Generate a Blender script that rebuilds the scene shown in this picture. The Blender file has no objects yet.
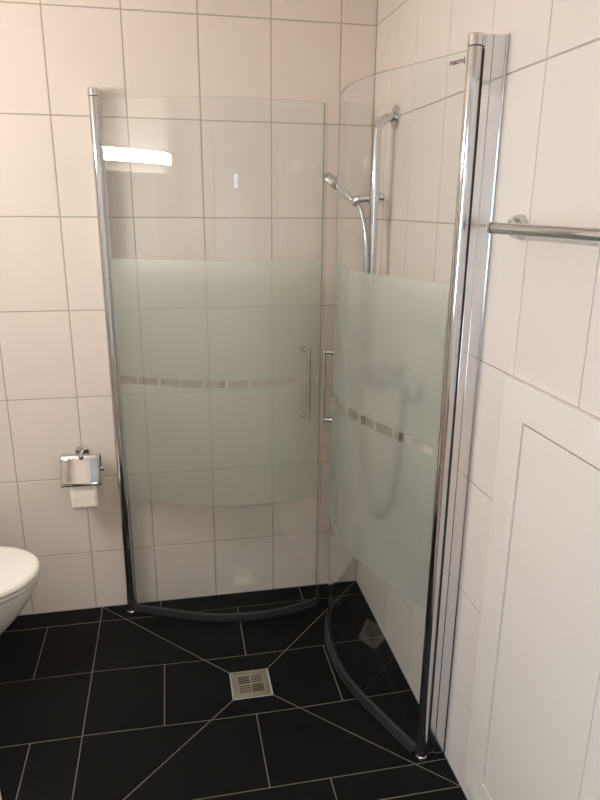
import bpy, bmesh, math, random
from mathutils import Vector, Matrix

random.seed(7)
SC = bpy.context.scene
COL = SC.collection

# ------------------------------------------------------------------ camera
cam_d = bpy.data.cameras.new('camera')
cam_d.sensor_fit = 'VERTICAL'
cam_d.sensor_height = 36.0
cam_d.lens = 649.62 / 800 * 36.0
cam_d.clip_start = 0.02
cam = bpy.data.objects.new('camera', cam_d)
COL.objects.link(cam)
yaw, pit, rol = 0.19821, -0.28900, 0.008675
fwd = Vector((math.sin(yaw) * math.cos(pit), math.cos(yaw) * math.cos(pit), math.sin(pit)))
rgt = Vector((math.cos(yaw), -math.sin(yaw), 0))
upv = rgt.cross(fwd)
r2 = math.cos(rol) * rgt + math.sin(rol) * upv
u2 = -math.sin(rol) * rgt + math.cos(rol) * upv
M = Matrix.Identity(4)
for i in range(3):
    M[i][0], M[i][1], M[i][2] = r2[i], u2[i], -fwd[i]
M[0][3], M[1][3], M[2][3] = -0.76437, -2.48058, 1.61559
cam.matrix_world = M
SC.camera = cam

# ------------------------------------------------------------------ world, light, exposure
SC.view_settings.view_transform = 'Standard'
SC.view_settings.look = 'None'
SC.view_settings.gamma = 1.0
SC.view_settings.use_curve_mapping = False
SC.view_settings.exposure = 0.25
SC.cycles.max_bounces = 14
SC.cycles.transparent_max_bounces = 24
SC.cycles.transmission_bounces = 12
SC.cycles.glossy_bounces = 8
SC.cycles.diffuse_bounces = 6
SC.cycles.use_denoising = True

world = bpy.data.worlds.new('world')
SC.world = world
world.use_nodes = True
world.node_tree.nodes['Background'].inputs[0].default_value = (0.62, 0.78, 1.0, 1)
world.node_tree.nodes['Background'].inputs[1].default_value = 1.0

LAMP_STRENGTH = 70.0
DAY_WATTS = 36.0
HALL_FILL_WATTS = 21.0


def area_light(name, loc, rot, sx, sy, watts, color):
    d = bpy.data.lights.new(name, 'AREA')
    d.shape = 'RECTANGLE'
    d.size, d.size_y = sx, sy
    d.energy = watts
    d.color = color
    o = bpy.data.objects.new(name, d)
    o.location = loc
    o.rotation_euler = rot
    COL.objects.link(o)
    return o


# daylight coming in through the two windows of the hall behind the camera
area_light('hall_window_daylight', (-2.17, -3.6, 1.5), (0, -math.pi / 2, 0), 1.2, 1.2, DAY_WATTS, (0.62, 0.80, 1.0))
area_light('slit_window_daylight', (-0.62, -4.97, 1.865), (math.pi / 2, 0, 0), 0.20, 0.14, 0.40, (0.62, 0.80, 1.0))
# added fill light under the hall ceiling, not a known lamp
area_light('hall_fill_light', (-0.6, -3.5, 2.40), (0, 0, 0), 0.35, 0.35, HALL_FILL_WATTS, (1.0, 0.93, 0.84))


# ------------------------------------------------------------------ materials
def lin(r, g, b):
    def f(c):
        c /= 255.0
        return c / 12.92 if c <= 0.04045 else ((c + 0.055) / 1.055) ** 2.4
    return (f(r), f(g), f(b), 1)


def mat(name, color, rough=0.5, metal=0.0, spec=0.5):
    m = bpy.data.materials.new(name)
    m.use_nodes = True
    b = m.node_tree.nodes['Principled BSDF']
    b.inputs['Base Color'].default_value = color
    b.inputs['Roughness'].default_value = rough
    b.inputs['Metallic'].default_value = metal
    b.inputs['Specular IOR Level'].default_value = spec
    return m


def mottled(name, c1, c2, rough, scale, vary, bump=0.0, bscale=40.0, spec=0.5):
    """two-tone noise colour, a little different on every piece, with fine relief"""
    m = mat(name, c1, rough, 0, spec)
    nt = m.node_tree
    N, L = nt.nodes, nt.links
    b = N['Principled BSDF']
    tc = N.new('ShaderNodeTexCoord')
    oi = N.new('ShaderNodeObjectInfo')
    vm = N.new('ShaderNodeVectorMath'); vm.operation = 'MULTIPLY_ADD'
    cx = N.new('ShaderNodeCombineXYZ')
    for k in range(3):
        L.new(oi.outputs['Random'], cx.inputs[k])
    L.new(cx.outputs[0], vm.inputs[0])
    vm.inputs[1].default_value = (37, 53, 71)
    L.new(tc.outputs['Object'], vm.inputs[2])
    n = N.new('ShaderNodeTexNoise')
    n.inputs['Scale'].default_value = scale
    n.inputs['Detail'].default_value = 4
    L.new(vm.outputs[0], n.inputs['Vector'])
    mx = N.new('ShaderNodeMix'); mx.data_type = 'RGBA'
    mx.inputs[6].default_value = c1
    mx.inputs[7].default_value = c2
    L.new(n.outputs['Fac'], mx.inputs[0])
    hs = N.new('ShaderNodeHueSaturation')
    mr = N.new('ShaderNodeMapRange')
    mr.inputs[3].default_value = 1 - vary
    mr.inputs[4].default_value = 1 + vary
    L.new(oi.outputs['Random'], mr.inputs[0])
    L.new(mr.outputs[0], hs.inputs['Value'])
    L.new(mx.outputs[2], hs.inputs['Color'])
    L.new(hs.outputs[0], b.inputs['Base Color'])
    if bump:
        n2 = N.new('ShaderNodeTexNoise')
        n2.inputs['Scale'].default_value = bscale
        n2.inputs['Detail'].default_value = 5
        L.new(vm.outputs[0], n2.inputs['Vector'])
        bp = N.new('ShaderNodeBump')
        bp.inputs['Strength'].default_value = bump
        bp.inputs['Distance'].default_value = 0.002
        L.new(n2.outputs['Fac'], bp.inputs['Height'])
        L.new(bp.outputs[0], b.inputs['Normal'])
    return m


def glass_mat(name, tint, rough=0.0, base=0.04, diffuse=0.0, dcol=(0.5, 0.5, 0.5, 1)):
    """thin architectural glass: tinted see-through with Schlick reflection"""
    m = bpy.data.materials.new(name)
    m.use_nodes = True
    nt = m.node_tree
    N, L = nt.nodes, nt.links
    N.remove(N['Principled BSDF'])
    out = N['Material Output']
    lw = N.new('ShaderNodeLayerWeight')
    p5 = N.new('ShaderNodeMath'); p5.operation = 'POWER'; p5.inputs[1].default_value = 5
    L.new(lw.outputs['Facing'], p5.inputs[0])
    ma = N.new('ShaderNodeMath'); ma.operation = 'MULTIPLY_ADD'
    ma.inputs[1].default_value = 1 - base
    ma.inputs[2].default_value = base
    L.new(p5.outputs[0], ma.inputs[0])
    lw.inputs['Blend'].default_value = 0.5
    tr = N.new('ShaderNodeBsdfTransparent'); tr.inputs[0].default_value = tint
    gl = N.new('ShaderNodeBsdfGlossy'); gl.inputs['Roughness'].default_value = rough
    gl.inputs['Color'].default_value = (1, 1, 1, 1)
    base_sh = tr
    if diffuse:
        df = N.new('ShaderNodeBsdfDiffuse'); df.inputs[0].default_value = dcol
        md = N.new('ShaderNodeMixShader'); md.inputs[0].default_value = diffuse
        L.new(tr.outputs[0], md.inputs[1]); L.new(df.outputs[0], md.inputs[2])
        base_sh = md
    mx = N.new('ShaderNodeMixShader')
    L.new(ma.outputs[0], mx.inputs[0])
    L.new(base_sh.outputs[0], mx.inputs[1])
    L.new(gl.outputs[0], mx.inputs[2])
    L.new(mx.outputs[0], out.inputs[0])
    return m


def frost_mat(name):
    """sand-blasted glass: blurred view through, plus milky scatter"""
    m = bpy.data.materials.new(name)
    m.use_nodes = True
    nt = m.node_tree
    N, L = nt.nodes, nt.links
    N.remove(N['Principled BSDF'])
    out = N['Material Output']
    rf = N.new('ShaderNodeBsdfRefraction')
    rf.inputs['Color'].default_value = (0.97, 0.985, 0.955, 1)
    rf.inputs['Roughness'].default_value = 0.260
    rf.inputs['IOR'].default_value = 1.24
    tl = N.new('ShaderNodeBsdfTranslucent'); tl.inputs[0].default_value = (0.92, 0.94, 0.88, 1)
    df = N.new('ShaderNodeBsdfDiffuse'); df.inputs[0].default_value = (0.80, 0.85, 0.82, 1)
    a = N.new('ShaderNodeMixShader'); a.inputs[0].default_value = 0.70
    L.new(tl.outputs[0], a.inputs[1]); L.new(df.outputs[0], a.inputs[2])
    b = N.new('ShaderNodeMixShader'); b.inputs[0].default_value = 0.11
    L.new(rf.outputs[0], b.inputs[1]); L.new(a.outputs[0], b.inputs[2])
    gl = N.new('ShaderNodeBsdfGlossy'); gl.inputs['Roughness'].default_value = 0.46
    gl.inputs['Color'].default_value = (0.96, 1.0, 1.0, 1)
    lw = N.new('ShaderNodeLayerWeight'); lw.inputs['Blend'].default_value = 0.5
    p5 = N.new('ShaderNodeMath'); p5.operation = 'POWER'; p5.inputs[1].default_value = 5
    L.new(lw.outputs['Facing'], p5.inputs[0])
    ma = N.new('ShaderNodeMath'); ma.operation = 'MULTIPLY_ADD'
    ma.inputs[1].default_value = 0.5; ma.inputs[2].default_value = 0.10
    L.new(p5.outputs[0], ma.inputs[0])
    c = N.new('ShaderNodeMixShader')
    L.new(ma.outputs[0], c.inputs[0])
    L.new(b.outputs[0], c.inputs[1]); L.new(gl.outputs[0], c.inputs[2])
    L.new(c.outputs[0], out.inputs[0])
    return m


def emit_mat(name, color, strength):
    m = bpy.data.materials.new(name)
    m.use_nodes = True
    b = m.node_tree.nodes['Principled BSDF']
    b.inputs['Base Color'].default_value = (0.9, 0.9, 0.9, 1)
    b.inputs['Emission Color'].default_value = color
    b.inputs['Emission Strength'].default_value = strength
    return m


MT = {}
MT['tile'] = mottled('cream_wall_tile', (0.715, 0.635, 0.572, 1), (0.745, 0.668, 0.608, 1), 0.38, 5.0, 0.015, 0.05, 18, 0.4)
MT['grout'] = mottled('grey_wall_grout', lin(172, 160, 148), lin(184, 172, 160), 0.9, 30, 0)
MT['slate'] = mottled('black_floor_tile', lin(12, 12, 11), lin(17, 17, 16), 0.55, 22.0, 0.06, 0.25, 90, 0.10)
MT['fgrout'] = mottled('beige_floor_grout', lin(122, 118, 108), lin(104, 100, 92), 0.9, 12, 0)
MT['chrome'] = mat('chrome', (0.64, 0.64, 0.65, 1), 0.07, 1.0)
MT['alu'] = mat('polished_aluminium', (0.70, 0.70, 0.71, 1), 0.14, 1.0)
MT['satin'] = mat('satin_steel_drain', (0.50, 0.46, 0.38, 1), 0.38, 1.0)
MT['glass'] = glass_mat('clear_glass', (0.980, 0.990, 0.990, 1))
MT['edge'] = mat('grey_plastic_seal', lin(50, 52, 52), 0.3, 0, 0.4)
MT['lip'] = mat('dark_rubber_lip', lin(38, 39, 39), 0.35, 0, 0.4)
MT['strip'] = glass_mat('clear_edge_strip', (0.93, 0.94, 0.93, 1), 0.05, 0.06, 0.04, (0.4, 0.42, 0.4, 1))
MT['gedge'] = glass_mat('cut_glass_edge', (0.42, 0.47, 0.43, 1), 0.15, 0.06, 0.35, (0.26, 0.30, 0.27, 1))
MT['frost'] = frost_mat('frosted_glass')
MT['white'] = mottled('white_painted_panel', lin(224, 216, 206), lin(230, 222, 213), 0.42, 3, 0)
MT['ceramic'] = mottled('white_glazed_ceramic', lin(236, 230, 222), lin(240, 235, 228), 0.12, 3, 0)
MT['paper'] = mottled('white_tissue_paper', lin(246, 238, 228), lin(240, 231, 220), 0.95, 60, 0, 0.3, 120)
MT['black'] = mat('black_gap', (0.012, 0.012, 0.012, 1), 0.6)
MT['ink'] = mat('dark_print', lin(30, 27, 25), 0.9, 0, 0.0)
MT['card'] = mat('grey_card', lin(150, 138, 122), 0.9)
MT['plaster'] = mottled('white_plaster', lin(226, 222, 214), lin(232, 228, 221), 0.8, 4, 0)
MT['hallwood'] = mottled('oak_floor', lin(120, 90, 62), lin(142, 108, 76), 0.45, 8, 0)
MT['lamp'] = emit_mat('opal_lamp_diffuser', (1.0, 0.985, 0.95, 1), LAMP_STRENGTH)
MT['mirror'] = mat('mirror_silver', (0.86, 0.88, 0.87, 1), 0.02, 1.0)
MT['hose'] = mat('metal_hose', (0.46, 0.46, 0.46, 1), 0.25, 1.0)


# ------------------------------------------------------------------ helpers
def link(name, mesh, material=None, parent=None):
    if material is not None and not mesh.materials:
        mesh.materials.append(material)
    o = bpy.data.objects.new(name, mesh)
    COL.objects.link(o)
    if parent is not None:
        o.parent = parent
    return o


def finish(name, bm, material, parent=None, smooth=False):
    bmesh.ops.recalc_face_normals(bm, faces=bm.faces)
    me = bpy.data.meshes.new(name)
    bm.to_mesh(me)
    bm.free()
    if smooth:
        for p in me.polygons:
            p.use_smooth = True
        me.set_sharp_from_angle(angle=math.radians(40))
    return link(name, me, material, parent)


def empty(name, loc, label, cat, group=None):
    o = bpy.data.objects.new(name, None)
    o.empty_display_size = 0.05
    o.location = loc
    COL.objects.link(o)
    o['label'] = label
    o['category'] = cat
    if group:
        o['group'] = group
    return o


def struct(o, label=None, cat=None):
    o['kind'] = 'structure'
    if label:
        o['label'] = label
    if cat:
        o['category'] = cat
    return o


def box(bm, x0, x1, y0, y1, z0, z1, bevel=0.0, seg=2):
    vs = [bm.verts.new((x, y, z)) for x in (x0, x1) for y in (y0, y1) for z in (z0, z1)]
    fs = [(0, 1, 3, 2), (4, 6, 7, 5), (0, 4, 5, 1), (2, 3, 7, 6), (0, 2, 6, 4), (1, 5, 7, 3)]
    faces = [bm.faces.new([vs[i] for i in f]) for f in fs]
    if bevel:
        ed = list({e for f in faces for e in f.edges})
        bmesh.ops.bevel(bm, geom=ed, offset=bevel, segments=seg, profile=0.5, affect='EDGES')


def sub(parent, p):
    """world point -> local of an unrotated empty"""
    return Vector(p) - parent.location


def tube(bm, pts, rad, seg=16, cap=True):
    pts = [Vector(p) for p in pts]
    n = len(pts)
    rads = rad if isinstance(rad, (list, tuple)) else [rad] * n
    t0 = (pts[1] - pts[0]).normalized()
    ref = Vector((0, 0, 1)) if abs(t0.z) < 0.9 else Vector((1, 0, 0))
    nrm = (ref - t0 * ref.dot(t0)).normalized()
    rings = []
    for i in range(n):
        if i == 0:
            t = t0
        elif i == n - 1:
            t = (pts[i] - pts[i - 1]).normalized()
        else:
            t = ((pts[i] - pts[i - 1]).normalized() + (pts[i + 1] - pts[i]).normalized()).normalized()
        nrm = (nrm - t * nrm.dot(t)).normalized()
        bi = t.cross(nrm)
        rings.append([bm.verts.new(pts[i] + rads[i] * (math.cos(a) * nrm + math.sin(a) * bi))
                      for a in [2 * math.pi * k / seg for k in range(seg)]])
    for a, b in zip(rings[:-1], rings[1:]):
        for k in range(seg):
            bm.faces.new((a[k], a[(k + 1) % seg], b[(k + 1) % seg], b[k]))
    if cap:
        bm.faces.new(rings[0])
        bm.faces.new(rings[-1])


def disc(bm, c, axis, r, h, seg=28, round_=0.3):
    """a rounded disc / rose: starts at c and rises h along axis"""
    c, ax = Vector(c), Vector(axis).normalized()
    e = min(r, h) * round_
    tube(bm, [c, c + ax * (h - e), c + ax * (h - e * 0.3), c + ax * h],
         [r, r, r - e * 0.3, r - e], seg)


def spline(pts, n=12):
    """Catmull-Rom through the points"""
    P = [Vector(p) for p in pts]
    P = [2 * P[0] - P[1]] + P + [2 * P[-1] - P[-2]]
    out = []
    for i in range(1, len(P) - 2):
        for k in range(n):
            t = k / n
            a, b, c, d = P[i - 1], P[i], P[i + 1], P[i + 2]
            out.append(0.5 * ((2 * b) + (c - a) * t + (2 * a - 5 * b + 4 * c - d) * t * t + (3 * b - a - 3 * c + d) * t ** 3))
    out.append(P[-2])
    return out


# ------------------------------------------------------------------ convex polygon tools
def area2(p):
    return sum(p[i][0] * p[(i + 1) % len(p)][1] - p[(i + 1) % len(p)][0] * p[i][1] for i in range(len(p)))


def ccw(p):
    return p if area2(p) > 0 else p[::-1]


def halfcut(poly, a, n):
    """keep the side where (p-a).n >= 0"""
    out = []
    for i in range(len(poly)):
        p, q = poly[i], poly[(i + 1) % len(poly)]
        dp = (p[0] - a[0]) * n[0] + (p[1] - a[1]) * n[1]
        dq = (q[0] - a[0]) * n[0] + (q[1] - a[1]) * n[1]
        if dp >= 0:
            out.append(p)
        if (dp > 0) != (dq > 0) and abs(dp - dq) > 1e-12:
            t = dp / (dp - dq)
            out.append((p[0] + t * (q[0] - p[0]), p[1] + t * (q[1] - p[1])))
    res = []
    for v in out:
        if not res or math.hypot(v[0] - res[-1][0], v[1] - res[-1][1]) > 1e-5:
            res.append(v)
    if len(res) > 1 and math.hypot(res[0][0] - res[-1][0], res[0][1] - res[-1][1]) < 1e-5:
        res.pop()
    return res


def clip(poly, region, g=0.0):
    """poly clipped to the convex ccw region drawn in by g"""
    region = ccw(region)
    for i in range(len(region)):
        if len(poly) < 3:
            return []
        a, b = region[i], region[(i + 1) % len(region)]
        d = (b[0] - a[0], b[1] - a[1])
        l = math.hypot(*d)
        n = (-d[1] / l, d[0] / l)
        poly = halfcut(poly, (a[0] + n[0] * g, a[1] + n[1] * g), n)
    return poly


def inset(poly, g):
    return clip(list(poly), list(poly), g)


def slab(poly, t, ch, zf=None):
    """bevelled plate over a convex outline: back at 0, face at t"""
    poly = ccw(list(poly))
    inn = inset(poly, ch)
    if len(inn) != len(poly):
        cx = sum(p[0] for p in poly) / len(poly); cy = sum(p[1] for p in poly) / len(poly)
        inn = [(cx + (p[0] - cx) * 0.97, cy + (p[1] - cy) * 0.97) for p in poly]
    # keep the inset ring in step with the outline
    n = len(poly)
    best = min(range(n), key=lambda k: sum(math.hypot(inn[(i + k) % n][0] - poly[i][0], inn[(i + k) % n][1] - poly[i][1]) for i in range(n)))
    inn = [inn[(i + best) % n] for i in range(n)]
    bm = bmesh.new()
    zz = zf or (lambda x, y: 0.0)
    r0 = [bm.verts.new((x, y, zz(x, y))) for x, y in poly]
    r1 = [bm.verts.new((x, y, zz(x, y) + t - ch)) for x, y in poly]
    r2_ = [bm.verts.new((x, y, zz(x, y) + t)) for x, y in inn]
    for a, b in ((r0, r1), (r1, r2_)):
        for i in range(n):
            bm.faces.new((a[i], a[(i + 1) % n], b[(i + 1) % n], b[i]))
    bm.faces.new(r2_)
    bm.faces.new(r0[::-1])
    return bm


# ================================================================== THE ROOM
XL, YR, ZC = -1.80, -1.73, 2.45        # left wall, door wall, ceiling
TW, TH, Z1, XO, YO = 0.24969, 0.32914, 0.25822, 0.12951, 0.15885
G = 0.0042
TT = 0.0016                            # tile face proud of the grout
tile_cache = {}


def tile_mesh(w, h):
    key = (round(w, 4), round(h, 4))
    if key not in tile_cache:
        bm = slab([(-w / 2, -h / 2), (w / 2, -h / 2), (w / 2, h / 2), (-w / 2, h / 2)], TT, 0.0009)
        bmesh.ops.recalc_face_normals(bm, faces=bm.faces)
        me = bpy.data.meshes.new('tile')
        bm.to_mesh(me); bm.free()
        me.materials.append(MT['tile'])
        tile_cache[key] = me
    return tile_cache[key]


def tile_wall(parent, origin, uax, nax, ucuts, zcuts, hole=None):
    """tiles on a wall: origin lies on the grout plane; u runs along uax; hole = (u0,u1,z0,z1) left bare"""
    U, Nn = Vector(uax), Vector(nax)
    R = Matrix((U, Vector((0, 0, 1)), Nn)).transposed().to_4x4()
    if R.determinant() < 0:
        U = -U
        R = Matrix((U, Vector((0, 0, 1)), Nn)).transposed().to_4x4()
        ucuts = [-c for c in ucuts]
        if hole:
            hole = (-hole[1], -hole[0], hole[2], hole[3])
    ucuts = sorted(ucuts)

    def put(a, b, c, d):
        if b - a < 0.012 or d - c < 0.012:
            return
        o = link('tile', tile_mesh(b - a - G, d - c - G), None, parent)
        o.matrix_world = Matrix.Translation(Vector(origin) + U * ((a + b) / 2) + Vector((0, 0, (c + d) / 2))) @ R
    for a, b in zip(ucuts[:-1], ucuts[1:]):
        for c, d in zip(zcuts[:-1], zcuts[1:]):
            if not hole:
                put(a, b, c, d); continue
            h0, h1, k0, k1 = hole
            if b <= h0 or a >= h1 or d <= k0 or c >= k1:
                put(a, b, c, d); continue
            # pieces left around the hole
            if a < h0: put(a, h0, c, d)
            if b > h1: put(h1, b, c, d)
            m0, m1 = max(a, h0), min(b, h1)
            if c < k0: put(m0, m1, c, k0)
            if d > k1: put(m0, m1, k1, d)


zcuts = [0.0] + [Z1 + k * TH for k in range(7)] + [ZC]
xcuts = [0.0] + [-(XO + k * TW) for k in range(7)] + [XL]
ycuts = [0.0] + [-(YO + k * TW) for k in range(7)] + [YR]
if ycuts[-2] < YR: ycuts = [c for c in ycuts if c > YR] + [YR]

bm = bmesh.new(); box(bm, XL - 0.1, 0.1, TT, 0.1, -0.08, ZC)
wb = struct(finish('wall_back', bm, MT['grout']), 'back wall of cream ceramic tiles behind toilet roll and left shower door', 'wall')
tile_wall(wb, (0, TT, 0), (1, 0, 0), (0, -1, 0), xcuts, zcuts)

# right wall with a recess for the hatch
HY0, HY1, HZ0, HZ1 = -1.139, -1.672, 0.054, 1.2455
bm = bmesh.new()
box(bm, TT, 0.1, YR - 0.12, TT, -0.08, ZC)
wr = struct(finish('wall_right', bm, MT['grout']), 'right wall of cream ceramic tiles around hatch and towel rail', 'wall')
tile_wall(wr, (TT, 0, 0), (0, 1, 0), (-1, 0, 0), ycuts, zcuts, hole=(HY1, HY0, HZ0, HZ1))

bm = bmesh.new(); box(bm, XL - 0.1, XL - TT, YR - 0.12, TT, -0.08, ZC)
wl = struct(finish('wall_left', bm, MT['grout']), 'left wall of cream tiles carrying toilet, mirror and lamp', 'wall')
tile_wall(wl, (XL - TT, 0, 0), (0, 1, 0), (1, 0, 0), ycuts, zcuts)

# door wall with the doorway the photograph is taken through
DX0, DX1, DZ = -1.05, 0.0, 2.08
bm = bmesh.new()
box(bm, XL - TT, DX0, YR - 0.12, YR - TT, -0.08, ZC)
box(bm, DX0, TT, YR - 0.12, YR - TT, DZ, ZC)
wd = struct(finish('wall_front', bm, MT['grout']), 'tiled wall with the doorway to the hall', 'wall')
tile_wall(wd, (0, YR - TT, 0), (1, 0, 0), (0, 1, 0), xcuts, zcuts, hole=(DX0, 0.0, 0.0, DZ))
bm = bmesh.new()
box(bm, DX0, DX0 + 0.03, YR - 0.125, YR + 0.004, 0.0, DZ, 0.003)
df = struct(finish('door_1', bm, MT['white']), 'white door frame of the bathroom doorway', 'door frame')
bm = bmesh.new(); box(bm, -0.03, TT - 0.002, YR - 0.125, YR + 0.004, 0.0, DZ, 0.003); finish('jamb', bm, MT['white'], df)
bm = bmesh.new(); box(bm, DX0, TT - 0.002, YR - 0.125, YR + 0.004, DZ - 0.03, DZ, 0.003); finish('head', bm, MT['white'], df)

bm = bmesh.new(); box(bm, XL - 0.1, 0.1, YR - 0.12, 0.1, ZC, ZC + 0.1)
struct(finish('ceiling', bm, MT['plaster']), 'plain white bathroom ceiling', 'ceiling')

# ------------------------------------------------------------------ floor: black tiles falling to the drain
SX, SY = 1.104, 1.107                   # shower field
DRN = (-0.6175, -0.478, -0.627, -0.4895)  # drain x0 x1 y0 y1
DROP = 0.011
DCX, DCY = (DRN[0] + DRN[1]) / 2, (DRN[2] + DRN[3]) / 2
cor = {'nw': (-SX, 0.0), 'ne': (0.0, 0.0), 'se': (0.0, -SY), 'sw': (-SX, -SY)}
dc = {'nw': (DRN[0], DRN[3]), 'ne': (DRN[1], DRN[3]), 'se': (DRN[1], DRN[2]), 'sw': (DRN[0], DRN[2])}
fields = [[cor['nw'], cor['ne'], dc['ne'], dc['nw']], [cor['ne'], cor['se'], dc['se'], dc['ne']],
          [cor['se'], cor['sw'], dc['sw'], dc['se']], [cor['sw'], cor['nw'], dc['nw'], dc['sw']]]


def field_z(k):
    """height on the sloping field k: 0 along its outer edge, -DROP along the drain"""
    A, B, Cc, D = fields[k]
    if k == 0: return lambda x, y: -DROP * (y / DRN[3])
    if k == 1: return lambda x, y: -DROP * (x / DRN[1])
    if k == 2: return lambda x, y: -DROP * ((y + SY) / (DRN[2] + SY))
    return lambda x, y: -DROP * ((x + SX) / (DRN[0] + SX))


FG = 0.0036
FT = 0.0016
bm = bmesh.new()
for k, f in enumerate(fields):
    zf = field_z(k)
    bm.faces.new([bm.verts.new((x, y, zf(x, y) - FT)) for x, y in f])
for x0, x1, y0, y1 in ((XL, -SX, -SY, 0), (XL, 0, YR - 0.12, -SY)):
    bm.faces.new([bm.verts.new((x, y, -FT)) for x, y in ((x0, y0), (x1, y0), (x1, y1), (x0, y1))])
x0, x1, y0, y1 = DRN
bm.faces.new([bm.verts.new((x, y, -DROP - 0.02)) for x, y in ((x0, y0), (x1, y0), (x1, y1), (x0, y1))])
bmesh.ops.remove_doubles(bm, verts=bm.verts, dist=1e-5)
for f in bm.faces:
    if f.normal.z < 0: f.normal_flip()
me = bpy.data.meshes.new('floor'); bm.to_mesh(me); bm.free()
fl = struct(link('floor', me, MT['fgrout']), 'black slate-look floor tiles with pale joints sloping to drain', 'floor')


def ftile(poly, zf):
    if len(poly) < 3 or abs(area2(poly)) < 2e-4:
        return
    cx = sum(p[0] for p in poly) / len(poly); cy = sum(p[1] for p in poly) / len(poly)
    c0 = zf(cx, cy)
    bm = slab([(x - cx, y - cy) for x, y in poly], FT, 0.0008, lambda x, y: zf(x + cx, y + cy) - c0)
    o = finish('tile', bm, MT['slate'], fl)
    o.location = (cx, cy, c0 - FT)


def rect(x0, x1, y0, y1, g):
    return [(x0 + g, y0 + g), (x1 - g, y0 + g), (x1 - g, y1 - g), (x0 + g, y1 - g)]


rows_in = [(0.0, -0.102, (-0.265, -0.865)), (-0.102, -0.405, (-0.5476,)), (-0.405, -0.706, (-0.2488, -0.8485)),
           (-0.706, -1.006, (-0.5476,)), (-1.006, -SY, (-0.3665, -0.9665))]
for ya, yb, js in rows_in:
    xs = sorted([-SX, 0.0] + list(js))
    for a, b in zip(xs[:-1], xs[1:]):
        for k, f in enumerate(fields):
            ftile(clip(rect(a, b, yb, ya, FG / 2), f, FG / 2), field_z(k))
flat = lambda x, y: 0.0
for ya, yb, js in [(0.0, -0.102, (-1.60,)), (-0.104, -0.407, (-1.3055,)), (-0.407, -0.708, (-1.605,)),
                   (-0.708, -1.007, (-1.260,)), (-1.007, -SY, (-1.56,))]:
    xs = sorted([XL, -SX] + list(js))
    for a, b in zip(xs[:-1], xs[1:]):
        ftile(rect(a, b, yb, ya, FG / 2), flat)
for ya, yb, js in [(-SY, -1.307, (-0.3665, -0.9665, -1.5665)), (-1.307, -1.607, (-0.5476, -1.1476)), (-1.607, YR, (-0.2488, -0.8485, -1.4485))]:
    xs = sorted([XL, 0.0] + list(js))
    for a, b in zip(xs[:-1], xs[1:]):
        ftile(rect(a, b, yb, ya, FG / 2), flat)

# ------------------------------------------------------------------ the hall behind the camera
HX0, HX1, HY = -2.2, 1.0, -5.0
YH = YR - 0.12


def hall(name, x0, x1, y0, y1, z0, z1, m, label, cat):
    bm = bmesh.new(); box(bm, x0, x1, y0, y1, z0, z1)
    return struct(finish(name, bm, m), label, cat)


hall('hall_floor', HX0, HX1, HY, YH, -0.08, -0.001, MT['hallwood'], 'oak floor of the hall', 'floor')
hall('hall_ceiling', HX0, HX1, HY, YH, ZC, ZC + 0.1, MT['plaster'], 'plain ceiling of the hall', 'ceiling')
hall('hall_wall_right', HX1, HX1 + 0.1, HY, YH, -0.08, ZC, MT['plaster'], 'plain plaster wall of the hall on the right', 'wall')
for i, (x0, x1, z0, z1) in enumerate([(HX0 - 0.1, -0.74, -0.08, ZC), (-0.50, HX1 + 0.1, -0.08, ZC), (-0.74, -0.50, -0.08, 1.785), (-0.74, -0.50, 1.945, ZC)]):
    if i == 0:
        bm = bmesh.new()
    box(bm, x0, x1, HY - 0.1, HY, z0, z1)
struct(finish('hall_wall_back', bm, MT['plaster']), 'far plaster wall of the hall with slit window', 'wall')
bm = bmesh.new()
for y0, y1, z0, z1 in [(HY, -4.2, -0.08, ZC), (-3.0, YH, -0.08, ZC), (-4.2, -3.0, -0.08, 0.9), (-4.2, -3.0, 2.1, ZC)]:
    box(bm, HX0 - 0.1, HX0, y0, y1, z0, z1)
struct(finish('hall_wall_left', bm, MT['plaster']), 'left plaster wall of the hall with large window', 'wall')
bm = bmesh.new()
box(bm, HX0, XL - 0.1, YH, YH + 0.1, -0.08, ZC); box(bm, 0.1, HX1, YH, YH + 0.1, -0.08, ZC)
struct(finish('hall_wall_front', bm, MT['plaster']), 'plaster wall of the hall beside the bathroom', 'wall')

# ================================================================== SHOWER DOORS
A_, R_, TH_ = 0.32195, 0.68598, 0.82383          # straight run, bend radius, bend angle
AL, AR = 0.41369, 0.38147
HL, HR = (-1.06095, -0.02047), (-0.06224, -1.04797)
STOT = A_ + R_ * TH_
ZT, ZB = 1.9514, 0.030


def door_pt(side, s, off=0.0):
    """plan point at run length s; off > 0 is towards the room"""
    if s < A_:
        X, Y, a = s, 0.0, 0.0
    else:
        a = (s - A_) / R_
        X, Y = A_ + R_ * math.sin(a), R_ * (1 - math.cos(a))
    X, Y = X + off * math.sin(a), Y - off * math.cos(a)
    if side == 'L':
        c, s_ = math.cos(AL), math.sin(AL)
        return (HL[0] + X * c + Y * s_, HL[1] - X * s_ + Y * c)
    c, s_ = math.cos(AR), math.sin(AR)
    return (HR[0] - X * s_ + Y * c, HR[1] + X * c + Y * s_)


def sheet(side, parent, s0, s1, o0, o1, z0, z1, n=36, base=(0, 0, 0)):
    """a bent sheet following the door between offsets o0 and o1"""
    bm = bmesh.new()
    prof = []
    b = Vector(base)
    for i in range(n + 1):
        s = s0 + (s1 - s0) * i / n
        row = []
        for o, z in ((o0, z0), (o1, z0), (o1, z1), (o0, z1)):
            x, y = door_pt(side, s, o)
            row.append(bm.verts.new(Vector((x, y, z)) - b))
        prof.append(row)
    for a, c in zip(prof[:-1], prof[1:]):
        for k in range(4):
            bm.faces.new((a[k], a[(k + 1) % 4], c[(k + 1) % 4], c[k]))
    bm.faces.new(prof[0]); bm.faces.new(prof[-1])
    return bm


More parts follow.
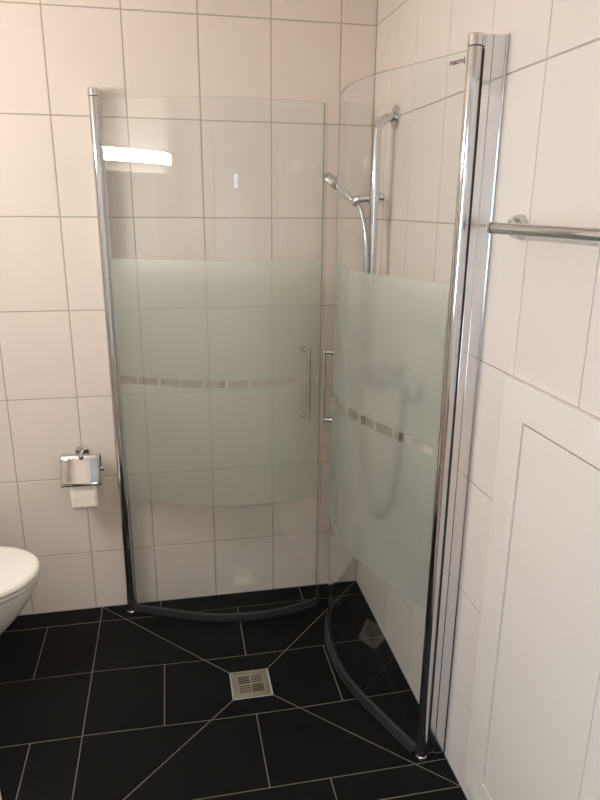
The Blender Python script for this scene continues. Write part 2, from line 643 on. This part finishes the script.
def half_round_profile(bm, x0, x1, y0, y1, z0, z1, b=0.004):
    box(bm, x0, x1, y0, y1, z0, z1, b, 3)


def shower_door(side):
    if side == 'L':
        ax = (-0.981, -0.060); s0 = 0.087
        t = empty('shower_door', (ax[0], ax[1], 0), 'curved glass shower door folded against the back wall, hinged beside toilet roll', 'shower door', 'curved shower doors')
    else:
        ax = (-0.0755, -0.985); s0 = 0.070
        t = empty('shower_door', (ax[0], ax[1], 0), 'curved glass shower door in front of the shower rail, hinged on right wall', 'shower door', 'curved shower doors')
    base = Vector((ax[0], ax[1], 0))
    zpt = 1.984
    # fixed wall profile with its step and dark gap
    bm = bmesh.new()
    if side == 'L':
        box(bm, -0.999 - base.x, -0.963 - base.x, -0.040 - base.y, -0.0005 - base.y, 0.001, zpt - 0.0005, 0.003, 2)
    else:
        box(bm, -0.0545 - base.x, -0.0005 - base.x, -0.990 - base.y, -0.954 - base.y, 0.001, zpt - 0.0005, 0.001, 1)
    finish('wall_profile', bm, MT['alu'], t, True)
    bm = bmesh.new()
    if side == 'L':
        box(bm, -0.991 - base.x, -0.971 - base.x, -0.047 - base.y, -0.040 - base.y, 0.003, zpt - 0.028)
    else:
        box(bm, -0.0600 - base.x, -0.0545 - base.x, -0.985 - base.y, -0.960 - base.y, 0.003, zpt - 0.028)
    finish('gap_shade', bm, MT['black'], t)  # black box stands in for the shade inside the open gap
    # telescopic cover strip of the profile
    bm = bmesh.new()
    if side == 'L':
        box(bm, -1.0005 - base.x, -0.9615 - base.x, -0.016 - base.y, -0.0004 - base.y, 0.001, zpt - 0.001, 0.001, 1)
    else:
        box(bm, -0.036 - base.x, -0.0004 - base.x, -0.9925 - base.y, -0.952 - base.y, 0.001, zpt, 0.001, 1); tube(bm, [Vector((-0.0032, -0.9930, 0.001)) - base, Vector((-0.0032, -0.9930, zpt)) - base], 0.003, 12)
    finish('cover_strip', bm, MT['alu'], t, True)
    # pivoting tube that carries the glass
    bm = bmesh.new()
    tube(bm, [(0, 0, 0.012), (0, 0, zpt - 0.0265)], 0.0165, 32)
    finish('pivot_tube', bm, MT['chrome'], t, True)
    # top cap over tube and profile, black joint below
    bm = bmesh.new()
    tube(bm, [(0, 0, zpt - 0.024), (0, 0, zpt - 0.002), (0, 0, zpt)], [0.0172, 0.0172, 0.0155], 28)
    if side == 'L':
        box(bm, -0.9970 - base.x, -0.9650 - base.x, -0.060 - base.y, -0.0405 - base.y, zpt - 0.024, zpt - 0.0002, 0.001, 1)
    else:
        box(bm, -0.0755 - base.x, -0.0550 - base.x, -0.9915 - base.y, -0.970 - base.y, zpt - 0.024, zpt - 0.0002, 0.001, 1)
    finish('top_cap', bm, MT['alu'], t, True)
    bm = bmesh.new(); tube(bm, [(0, 0, zpt - 0.0268), (0, 0, zpt - 0.0238)], 0.0150, 24)
    finish('cap_joint', bm, MT['black'], t)
    # foot bearing
    bm = bmesh.new(); tube(bm, [(0, 0, 0.0005), (0, 0, 0.010), (0, 0, 0.013)], [0.019, 0.019, 0.0165], 24)
    finish('foot_bearing', bm, MT['alu'], t, True)
    # glass
    g = finish('glass_panel', sheet(side, t, s0, STOT - 0.004, -0.003, 0.003, ZB, ZT, 40, base), MT['glass'], t, True)
    g.data.materials.append(MT['gedge'])
    for p in g.data.polygons:
        zs = [g.data.vertices[i].co.z for i in p.vertices]
        if max(zs) - min(zs) < 0.001 or len(p.vertices) == 4 and p.area < 0.02 and max(zs) - min(zs) > 1.5:
            p.material_index = 1
    # frosted bands: two fields with a row of clear squares between them
    f0, f1 = s0 + 0.006, STOT - 0.0045
    for z0, z1 in ((0.517, 0.984), (1.011, 1.436)):
        finish('frosted_band', sheet(side, g, f0, f1, 0.0031, 0.0037, z0, z1, 40, base), MT['frost'], g, True)
    s = f0
    while s < f1 - 0.02:
        finish('frosted_separator', sheet(side, g, s, s + 0.014, 0.0031, 0.0037, 0.984, 1.011, 2, base), MT['frost'], g, True)
        s += 0.0835
    # clear plastic strips: foot and free edge
    finish('bottom_seal', sheet(side, t, s0 + 0.008, STOT - 0.004, -0.006, 0.006, 0.016, ZB + 0.005, 40, base), MT['edge'], t, True)
    finish('drip_lip', sheet(side, t, s0 + 0.014, STOT - 0.004, -0.002, 0.014, 0.008, 0.0150, 40, base), MT['lip'], t, True)
    finish('edge_seal', sheet(side, t, STOT - 0.004, STOT + 0.010, -0.004, 0.004, 0.016, ZT, 2, base), MT['strip'], t, True)
    # handle: bar on two studs through the glass
    hs = 0.810 if side == 'L' else 0.822
    h0, h1 = 0.858, 1.114
    bm = bmesh.new()
    x, y = door_pt(side, hs, 0.040)
    tube(bm, [Vector((x, y, h0 - 0.010)) - base, Vector((x, y, h1 + 0.010)) - base], 0.0080, 16)
    hd = finish('handle', bm, MT['chrome'], t, True)
    for z in (h0, h1):
        bm = bmesh.new()
        a = door_pt(side, hs, 0.0035); b = door_pt(side, hs, 0.041)
        tube(bm, [Vector((*a, z)) - base, Vector((*b, z)) - base], 0.0072, 16)
        finish('stud', bm, MT['chrome'], hd, True)
        bm = bmesh.new()
        a = door_pt(side, hs, 0.0042); b = door_pt(side, hs, 0.02)
        disc(bm, Vector((*a, z)) - base, Vector((b[0] - a[0], b[1] - a[1], 0)), 0.0105, 0.008, 20)
        finish('stud_rose', bm, MT['chrome'], hd, True)
        bm = bmesh.new()
        a = door_pt(side, hs, -0.0035); b = door_pt(side, hs, -0.016)
        disc(bm, Vector((*a, z)) - base, Vector((b[0] - a[0], b[1] - a[1], 0)), 0.010, 0.013, 20)
        finish('stud_nut', bm, MT['chrome'], hd, True)
    return t, g, base


doorL, glassL, baseL = shower_door('L')
doorR, glassR, baseR = shower_door('R')

# maker's mark printed on the right door
cu = bpy.data.curves.new('brand_print', 'FONT')
cu.body = 'macro|'
cu.size = 0.0155
cu.offset = 0.0003
cu.extrude = 0.0001
to = bpy.data.objects.new('tmp_print', cu)
COL.objects.link(to)
bpy.context.view_layer.update()
me = bpy.data.meshes.new_from_object(to.evaluated_get(bpy.context.evaluated_depsgraph_get()))
bpy.data.objects.remove(to)
a = Vector((*door_pt('R', 0.124, 0.0035), 0)); b = Vector((*door_pt('R', 0.074, 0.0035), 0))
du = (b - a).normalized(); dn = du.cross(Vector((0, 0, 1)))
tx = link('brand_print', me, MT['ink'], glassR)
w = max(v.co.x for v in me.vertices)
Rm = Matrix((du, Vector((0, 0, 1)), dn)).transposed().to_4x4()
tx.matrix_local = Matrix.Translation(Vector((a.x, a.y, 1.928)) - baseR) @ Rm @ Matrix.Scale(0.047 / w, 4)
tx['label'] = 'small dark maker print'

# ================================================================== FLOOR DRAIN
dr = empty('floor_drain', (DCX, DCY, -DROP), 'square steel floor drain with slotted grate among black tiles', 'drain')
hw, hh = (DRN[1] - DRN[0]) / 2 - 0.001, (DRN[3] - DRN[2]) / 2 - 0.001
fr = bmesh.new()
rw = 0.011
for x0, x1, y0, y1 in ((-hw, hw, hh - rw, hh), (-hw, hw, -hh, -hh + rw), (-hw, -hw + rw, -hh + rw, hh - rw), (hw - rw, hw, -hh + rw, hh - rw)):
    box(fr, x0, x1, y0, y1, -0.014, 0.0006)
finish('drain_frame', fr, MT['satin'], dr)
gb = bmesh.new()
cut9 = [0.0]
for k in range(9):
    cut9.append(cut9[-1] + (0.0058 if k % 2 else 0.0037))
gw, gh = hw - rw - 0.0015, hh - rw - 0.0015
field = 0.036                                    # each quarter of the pattern
bx = [-gw] + [-0.0435 + c for c in cut9] + [0.0018 + c for c in cut9] + [gw]
by = [-gh] + bx[1:-1] + [gh]
vg = [[gb.verts.new((x, y, -0.0010)) for y in by] for x in bx]
for i in range(len(bx) - 1):
    for j in range(len(by) - 1):
        iq = 0 if 1 <= i <= 9 else (1 if 11 <= i <= 19 else None)
        jq = 0 if 1 <= j <= 9 else (1 if 11 <= j <= 19 else None)
        hole = False
        if iq is not None and jq is not None:
            ii, jj = (i - 1) if iq == 0 else (i - 11), (j - 1) if jq == 0 else (j - 11)
            slot = (iq != jq)                       # slots top-left and bottom-right
            hole = (jj % 2 == 1 and 0 <= ii <= 8) if slot else (jj % 2 == 1 and ii % 2 == 1)
        if not hole:
            gb.faces.new((vg[i][j], vg[i + 1][j], vg[i + 1][j + 1], vg[i][j + 1]))
for v in [v for v in gb.verts if not v.link_faces]:
    gb.verts.remove(v)
gr = finish('drain_grate', gb, MT['satin'], dr)
sol = gr.modifiers.new('thick', 'SOLIDIFY'); sol.thickness = 0.0006; sol.offset = 0
bp = bmesh.new(); box(bp, -hw + rw, hw - rw, -hh + rw, hh - rw, -0.016, -0.012)
finish('drain_pan', bp, MT['black'], dr)

# ================================================================== SHOWER RAIL SET
RX, RY = -0.066, -0.262
rail = empty('shower_rail', (0, RY, 1.0), 'thick chrome shower rail bent into the right wall behind glass', 'shower rail')
zt_, zb_ = 1.903, 0.985
bm = bmesh.new()
pts = [(-0.004, 0, zt_ - 1.0), (RX + 0.055, 0, zt_ - 1.0)]
rb = 0.055
for k in range(1, 11):
    a = math.pi / 2 * k / 10
    pts.append((RX + rb - rb * math.sin(a), 0, zt_ - 1.0 - rb + rb * math.cos(a)))
for k in range(11):
    a = math.pi / 2 * k / 10
    pts.append((RX + rb - rb * math.cos(a), 0, zb_ - 1.0 + rb - rb * math.sin(a)))
pts.append((-0.004, 0, zb_ - 1.0))
tube(bm, pts, 0.0143, 24)
finish('tube', bm, MT['chrome'], rail, True)
for z in (zt_, zb_):
    bm = bmesh.new(); disc(bm, (-0.0003, 0, z - 1.0), (-1, 0, 0), 0.037, 0.010, 32)
    finish('wall_flange', bm, MT['chrome'], rail, True)
bm = bmesh.new()
tube(bm, [(RX, 0, 0.627), (RX, 0, 0.667)], 0.0200, 24)
tube(bm, [(RX + 0.030, -0.012, 0.650), (RX - 0.044, 0.024, 0.643)], 0.0125, 18)
sl = finish('slider', bm, MT['chrome'], rail, True)
bm = bmesh.new(); tube(bm, [(RX - 0.042, 0.022, 0.645), (RX - 0.050, 0.030, 0.640), (RX - 0.062, 0.044, 0.629)], [0.0135, 0.0165, 0.0150], 18)
finish('slider_knob', bm, MT['chrome'], sl, True)

hold = Vector((-0.124, -0.222, 1.632))
head = Vector((-0.186, -0.138, 1.706))
hs_ = empty('hand_shower', hold, 'chrome hand shower held by the slider of the rail, head tilted down', 'hand shower')
d = (head - hold)
dn_ = d.normalized()
bm = bmesh.new()
tube(bm, [-dn_ * 0.012, d * 0.1, d * 0.55, d * 0.75], [0.0095, 0.0120, 0.0130, 0.0135], 18)
finish('handle', bm, MT['chrome'], hs_, True)
face = dn_.cross(Vector((0.26, 0.96, 0.04))).normalized()
if face.z > 0: face = -face
bm = bmesh.new()
cH = d * 0.98
tube(bm, [cH - face * 0.016, cH - face * 0.009, cH + face * 0.006, cH + face * 0.014], [0.027, 0.034, 0.037, 0.0365], 28)
hh_ = finish('spray_head', bm, MT['chrome'], hs_, True)
bm = bmesh.new(); disc(bm, cH + face * 0.014, face, 0.029, 0.002, 24)
finish('spray_plate', bm, MT['card'], hh_, True)

hose_pts = [hold - dn_ * 0.014, hold + Vector((0.020, -0.016, -0.030)), (-0.094, -0.262, 1.53), (-0.092, -0.274, 1.42), (-0.094, -0.282, 1.15), (-0.088, -0.30, 0.85),
            (-0.075, -0.35, 0.62), (-0.065, -0.45, 0.545), (-0.060, -0.565, 0.66), (-0.058, -0.61, 0.85), (-0.058, -0.62, 1.042)]
bm = bmesh.new(); tube(bm, spline(hose_pts, 10), 0.0080, 12)
ho = finish('shower_hose', bm, MT['hose'], None, True)
ho['label'] = 'metal shower hose hanging down from the hand shower'
ho['category'] = 'hose'

mx_ = empty('shower_mixer', (0, -0.50, 1.075), 'horizontal chrome shower mixer blurred behind the frosted right door', 'mixer tap')
bm = bmesh.new(); tube(bm, [(-0.055, 0.085, 0), (-0.055, -0.155, 0)], 0.022, 24); finish('body', bm, MT['chrome'], mx_, True)
for y0, y1 in ((0.087, 0.150), (-0.157, -0.220)):
    bm = bmesh.new(); sgn = 1 if y1 > y0 else -1
    tube(bm, [(-0.055, y0, 0), (-0.055, y1 - sgn * 0.006, 0), (-0.055, y1, 0)], [0.024, 0.0245, 0.019], 24)
    finish('knob', bm, MT['chrome'], mx_, True)
for y in (0.055, -0.095):
    bm = bmesh.new(); disc(bm, (-0.0003, y, 0), (-1, 0, 0), 0.032, 0.016, 24); tube(bm, [(-0.010, y, 0), (-0.050, y, 0)], 0.014, 16)
    finish('wall_rose', bm, MT['chrome'], mx_, True)
bm = bmesh.new(); tube(bm, [(-0.058, -0.12, -0.034), (-0.058, -0.12, -0.015)], 0.0105, 16)
finish('outlet', bm, MT['chrome'], mx_, True)

# ================================================================== TOWEL RAIL
tr_ = empty('towel_rail', (0, -1.40, 1.575), 'round chrome towel rail on the right wall above the hatch', 'towel rail')
bm = bmesh.new()
tube(bm, [(-0.068, 0.262, 0), (-0.068, -0.275, 0)], 0.0122, 20)
finish('bar', bm, MT['chrome'], tr_, True)
bm = bmesh.new(); tube(bm, [(-0.068, 0.264, 0), (-0.068, 0.275, 0), (-0.068, 0.280, 0)], [0.0138, 0.0138, 0.011], 20)
finish('end_cap', bm, MT['chrome'], tr_, True)
for y in (0.262, -0.262):
    bm = bmesh.new()
    disc(bm, (-0.0003, y + 0.010, 0.003), (-1, 0, 0), 0.0265, 0.030, 28, 0.75)
    tube(bm, [(-0.006, y + 0.010, 0.001), (-0.066, y + 0.006, 0.0)], 0.0100, 20)
    finish('wall_mount', bm, MT['chrome'], tr_, True)

# ================================================================== ACCESS HATCH
ht = empty('access_hatch', (0, (HY0 + HY1) / 2, HZ0), 'white panelled access hatch set low in the right tiled wall', 'hatch')
PY0, PY1, PZ0, PZ1 = -1.232, -1.592, 0.141, 1.160
b0 = ht.location
XF = -0.009
for nm, y0, y1, z0, z1 in (('frame_rail', HY1, HY0, PZ1, HZ1), ('frame_rail', HY1, HY0, HZ0, PZ0), ('frame_stile', PY0, HY0, PZ0, PZ1), ('frame_stile', HY1, PY1, PZ0, PZ1)):
    bm = bmesh.new()
    box(bm, XF, TT, y0 - b0.y, y1 - b0.y, z0 - b0.z, z1 - b0.z)
    finish(nm, bm, MT['white'], ht)
bm = bmesh.new()
g2 = 0.0048
box(bm, XF + 0.002, TT, PY1 + g2 - b0.y, PY0 - g2 - b0.y, PZ0 + g2 - b0.z, PZ1 - g2 - b0.z, 0.0015, 2)
finish('door_panel', bm, MT['white'], ht)

# ================================================================== TOILET PAPER
tp = empty('toilet_roll_holder', (-1.125, 0, 0.655), 'chrome toilet roll holder with curved cover plate on the back wall', 'roll holder')
b0 = tp.location


def tpl(x, y, z):
    return Vector((x, y, z)) - b0


bm = bmesh.new()
disc(bm, tpl(-1.127, -0.0003, 0.699), (0, -1, 0), 0.0255, 0.009, 28)
finish('wall_rose', bm, MT['chrome'], tp, True)
bm = bmesh.new(); tube(bm, [tpl(-1.127, -0.008, 0.699), tpl(-1.124, -0.075, 0.7060)], 0.0078, 18); disc(bm, tpl(-1.124, -0.074, 0.7055), (0.03, -1, 0.1), 0.0095, 0.008, 18)
finish('arm', bm, MT['chrome'], tp, True)
# cover: a plate that bends over the top of the roll
bm = bmesh.new()
cov = [(-0.040, 0.7030), (-0.052, 0.7048), (-0.060, 0.7042), (-0.066, 0.7005), (-0.072, 0.690), (-0.096, 0.6445), (-0.112, 0.613), (-0.117, 0.606)]
rows = []
for yy, zz in cov:
    rows.append([bm.verts.new(tpl(xx, yy + (0.010 if xx > -1.06 else 0.0) - (xx + 1.125) * 0.14, zz)) for xx in (-1.198, -1.195, -1.070, -1.053)])
for a, b in zip(rows[:-1], rows[1:]):
    for k in range(3):
        bm.faces.new((a[k], a[k + 1], b[k + 1], b[k]))
cv = finish('cover_plate', bm, MT['chrome'], tp, True)
so = cv.modifiers.new('thick', 'SOLIDIFY'); so.thickness = 0.0014
bm = bmesh.new(); tube(bm, [tpl(-1.198, -0.118, 0.6055), tpl(-1.052, -0.118, 0.6055)], 0.0022, 10)
finish('cover_lip', bm, MT['black'], tp, True)
bm = bmesh.new(); tube(bm, [tpl(-1.190, -0.055, 0.645), tpl(-1.056, -0.055, 0.645)], 0.0065, 14); disc(bm, tpl(-1.058, -0.055, 0.645), (1, 0, 0), 0.011, 0.012, 20)
finish('spindle', bm, MT['chrome'], tp, True)
bm = bmesh.new(); tube(bm, [tpl(-1.055, -0.055, 0.645), tpl(-1.055, -0.055, 0.702)], 0.003, 10)
finish('hanger', bm, MT['chrome'], tp, True)

trl = empty('toilet_roll', (-1.1225, -0.055, 0.638), 'white toilet paper roll in the holder with its end hanging out', 'toilet roll')
bm = bmesh.new()
rr, rc, n = 0.029, 0.018, 36
x0, x1 = -0.0485, 0.0485
for i in range(n):
    a0, a1 = 2 * math.pi * i / n, 2 * math.pi * (i + 1) / n
    def P(x, r, a): return bm.verts.new((x, r * math.cos(a), r * math.sin(a)))
    bm.faces.new((P(x0, rr, a0), P(x1, rr, a0), P(x1, rr, a1), P(x0, rr, a1)))
    bm.faces.new((P(x0, rc, a0), P(x0, rc, a1), P(x1, rc, a1), P(x1, rc, a0)))
    for x in (x0, x1):
        bm.faces.new((P(x, rr, a0), P(x, rr, a1), P(x, rc, a1), P(x, rc, a0)))
bmesh.ops.remove_doubles(bm, verts=bm.verts, dist=1e-6)
finish('paper_roll', bm, MT['paper'], trl, True)
bm = bmesh.new()
for i in range(n):
    a0, a1 = 2 * math.pi * i / n, 2 * math.pi * (i + 1) / n
    bm.faces.new([bm.verts.new(v) for v in ((x0, 0.0178, 0), (x1, 0.0178, 0))][:0] or
                 [bm.verts.new((x, 0.0178 * math.cos(a), 0.0178 * math.sin(a))) for x, a in ((x0, a0), (x1, a0), (x1, a1), (x0, a1))])
bmesh.ops.remove_doubles(bm, verts=bm.verts, dist=1e-6)
finish('core_tube', bm, MT['card'], trl, True)
bm = bmesh.new()
srows = []
for k in range(13):
    t_ = k / 12
    z = 0.005 - t_ * 0.138
    y = -0.0295 - 0.022 * min(1.0, t_ * 1.6) + 0.004 * math.sin(t_ * 2.4) * t_ + 0.0015 * math.sin(9 * t_)
    srows.append([bm.verts.new((x + 0.003 * t_, y + 0.0015 * math.sin(x * 60 + t_ * 3), z - (0.003 * (x / 0.0485) if k == 12 else 0) * -1)) for x in [x0 + (x1 - x0) * j / 6 for j in range(7)]])
for a, b in zip(srows[:-1], srows[1:]):
    for j in range(6):
        bm.faces.new((a[j], a[j + 1], b[j + 1], b[j]))
shh = finish('hanging_sheet', bm, MT['paper'], trl, True)
so = shh.modifiers.new('thick', 'SOLIDIFY'); so.thickness = 0.0006

# ================================================================== WALL-HUNG TOILET
tc_y = -0.400
wc = empty('toilet', (XL, tc_y, 0.0), 'white wall-hung toilet with closed lid on the left', 'toilet')


def wc_outline(xf, hw_, back, n=28, a=None):
    """plan outline with straight sides and elliptical nose; local to the toilet"""
    nose = a or 0.27
    xc = xf - nose
    o = [(back - XL, hw_ * 0.92), ]
    for k in range(n + 1):
        an = math.pi / 2 - math.pi * k / n
        c, s = math.cos(an), math.sin(an)
        o.append((xc - XL + nose * (abs(c) ** 0.95), hw_ * math.copysign(abs(s) ** 0.95, s)))
    o.append((back - XL, -hw_ * 0.92))
    return o


def loft(bm, secs):
    rings = [[bm.verts.new((x, y, z)) for x, y in o] for o, z in secs]
    n = len(rings[0])
    for a, b in zip(rings[:-1], rings[1:]):
        for k in range(n):
            bm.faces.new((a[k], a[(k + 1) % n], b[(k + 1) % n], b[k]))
    bm.faces.new(rings[0]); bm.faces.new(rings[-1])


W = XL + 0.001
bm = bmesh.new()
loft(bm, [(wc_outline(-1.60, 0.095, W, a=0.08), 0.075), (wc_outline(-1.50, 0.112, W, a=0.14), 0.12), (wc_outline(-1.40, 0.128, W, a=0.18), 0.19),
          (wc_outline(-1.325, 0.146, W, a=0.22), 0.27), (wc_outline(-1.278, 0.163, W, a=0.25), 0.335), (wc_outline(-1.258, 0.174, W), 0.375), (wc_outline(-1.257, 0.177, W), 0.3935)])
finish('bowl', bm, MT['ceramic'], wc, True)
for nm, z0, z1, xf, hw_ in (('seat', 0.4015, 0.4170, -1.247, 0.187), ('lid', 0.4235, 0.4465, -1.241, 0.190)):
    bm = bmesh.new()
    e = 0.006
    bk = -1.725
    if nm == 'seat':
        loft(bm, [(wc_outline(xf - e, hw_ - e, bk), z0), (wc_outline(xf, hw_, bk), z0 + e * 0.6), (wc_outline(xf, hw_, bk), z1 - 0.003), (wc_outline(xf - 0.003, hw_ - 0.003, bk), z1)])
    else:
        loft(bm, [(wc_outline(xf - 0.002, hw_ - 0.002, bk), z0), (wc_outline(xf, hw_, bk), z0 + 0.003), (wc_outline(xf - 0.001, hw_ - 0.001, bk), z0 + 0.011),
                  (wc_outline(xf - 0.005, hw_ - 0.005, bk), z0 + 0.017), (wc_outline(xf - 0.013, hw_ - 0.013, bk), z0 + 0.0215), (wc_outline(xf - 0.03, hw_ - 0.03, bk), z1)])
    finish(nm, bm, MT['ceramic'], wc, True)
for y in (-0.08, 0.08):
    bm = bmesh.new(); tube(bm, [(0.055, y - 0.02, 0.412), (0.055, y + 0.02, 0.412)], 0.012, 14)
    finish('hinge', bm, MT['chrome'], wc, True)

# ================================================================== LAMP AND MIRROR ON THE LEFT WALL
lm = empty('wall_lamp', (XL, -0.915, 1.853), 'long opal tube lamp above the mirror, seen reflected in the shower glass', 'lamp')
bm = bmesh.new(); box(bm, 0.0005, 0.022, -0.350, 0.350, -0.030, 0.030, 0.004, 2)
finish('back_plate', bm, MT['white'], lm)
bm = bmesh.new(); tube(bm, [(0.053, -0.334, 0), (0.053, 0.334, 0)], 0.030, 28)
finish('diffuser', bm, MT['lamp'], lm, True)
for s in (-1, 1):
    bm = bmesh.new(); tube(bm, [(0.053, s * 0.335, 0), (0.053, s * 0.343, 0), (0.053, s * 0.346, 0)], [0.031, 0.031, 0.028], 28)
    finish('end_cap', bm, MT['chrome'], lm, True)
mr_ = empty('wall_mirror', (XL, -0.885, 1.40), 'frameless wall mirror under the lamp on the left wall', 'mirror')
bm = bmesh.new(); box(bm, 0.0005, 0.006, -0.33, 0.33, -0.38, 0.38, 0.001, 1)
finish('mirror_glass', bm, MT['mirror'], mr_)
for y in (-0.25, 0.25):
    bm = bmesh.new(); box(bm, 0.0004, 0.010, y - 0.015, y + 0.015, -0.392, -0.374, 0.001, 1)
    finish('clip', bm, MT['chrome'], mr_)
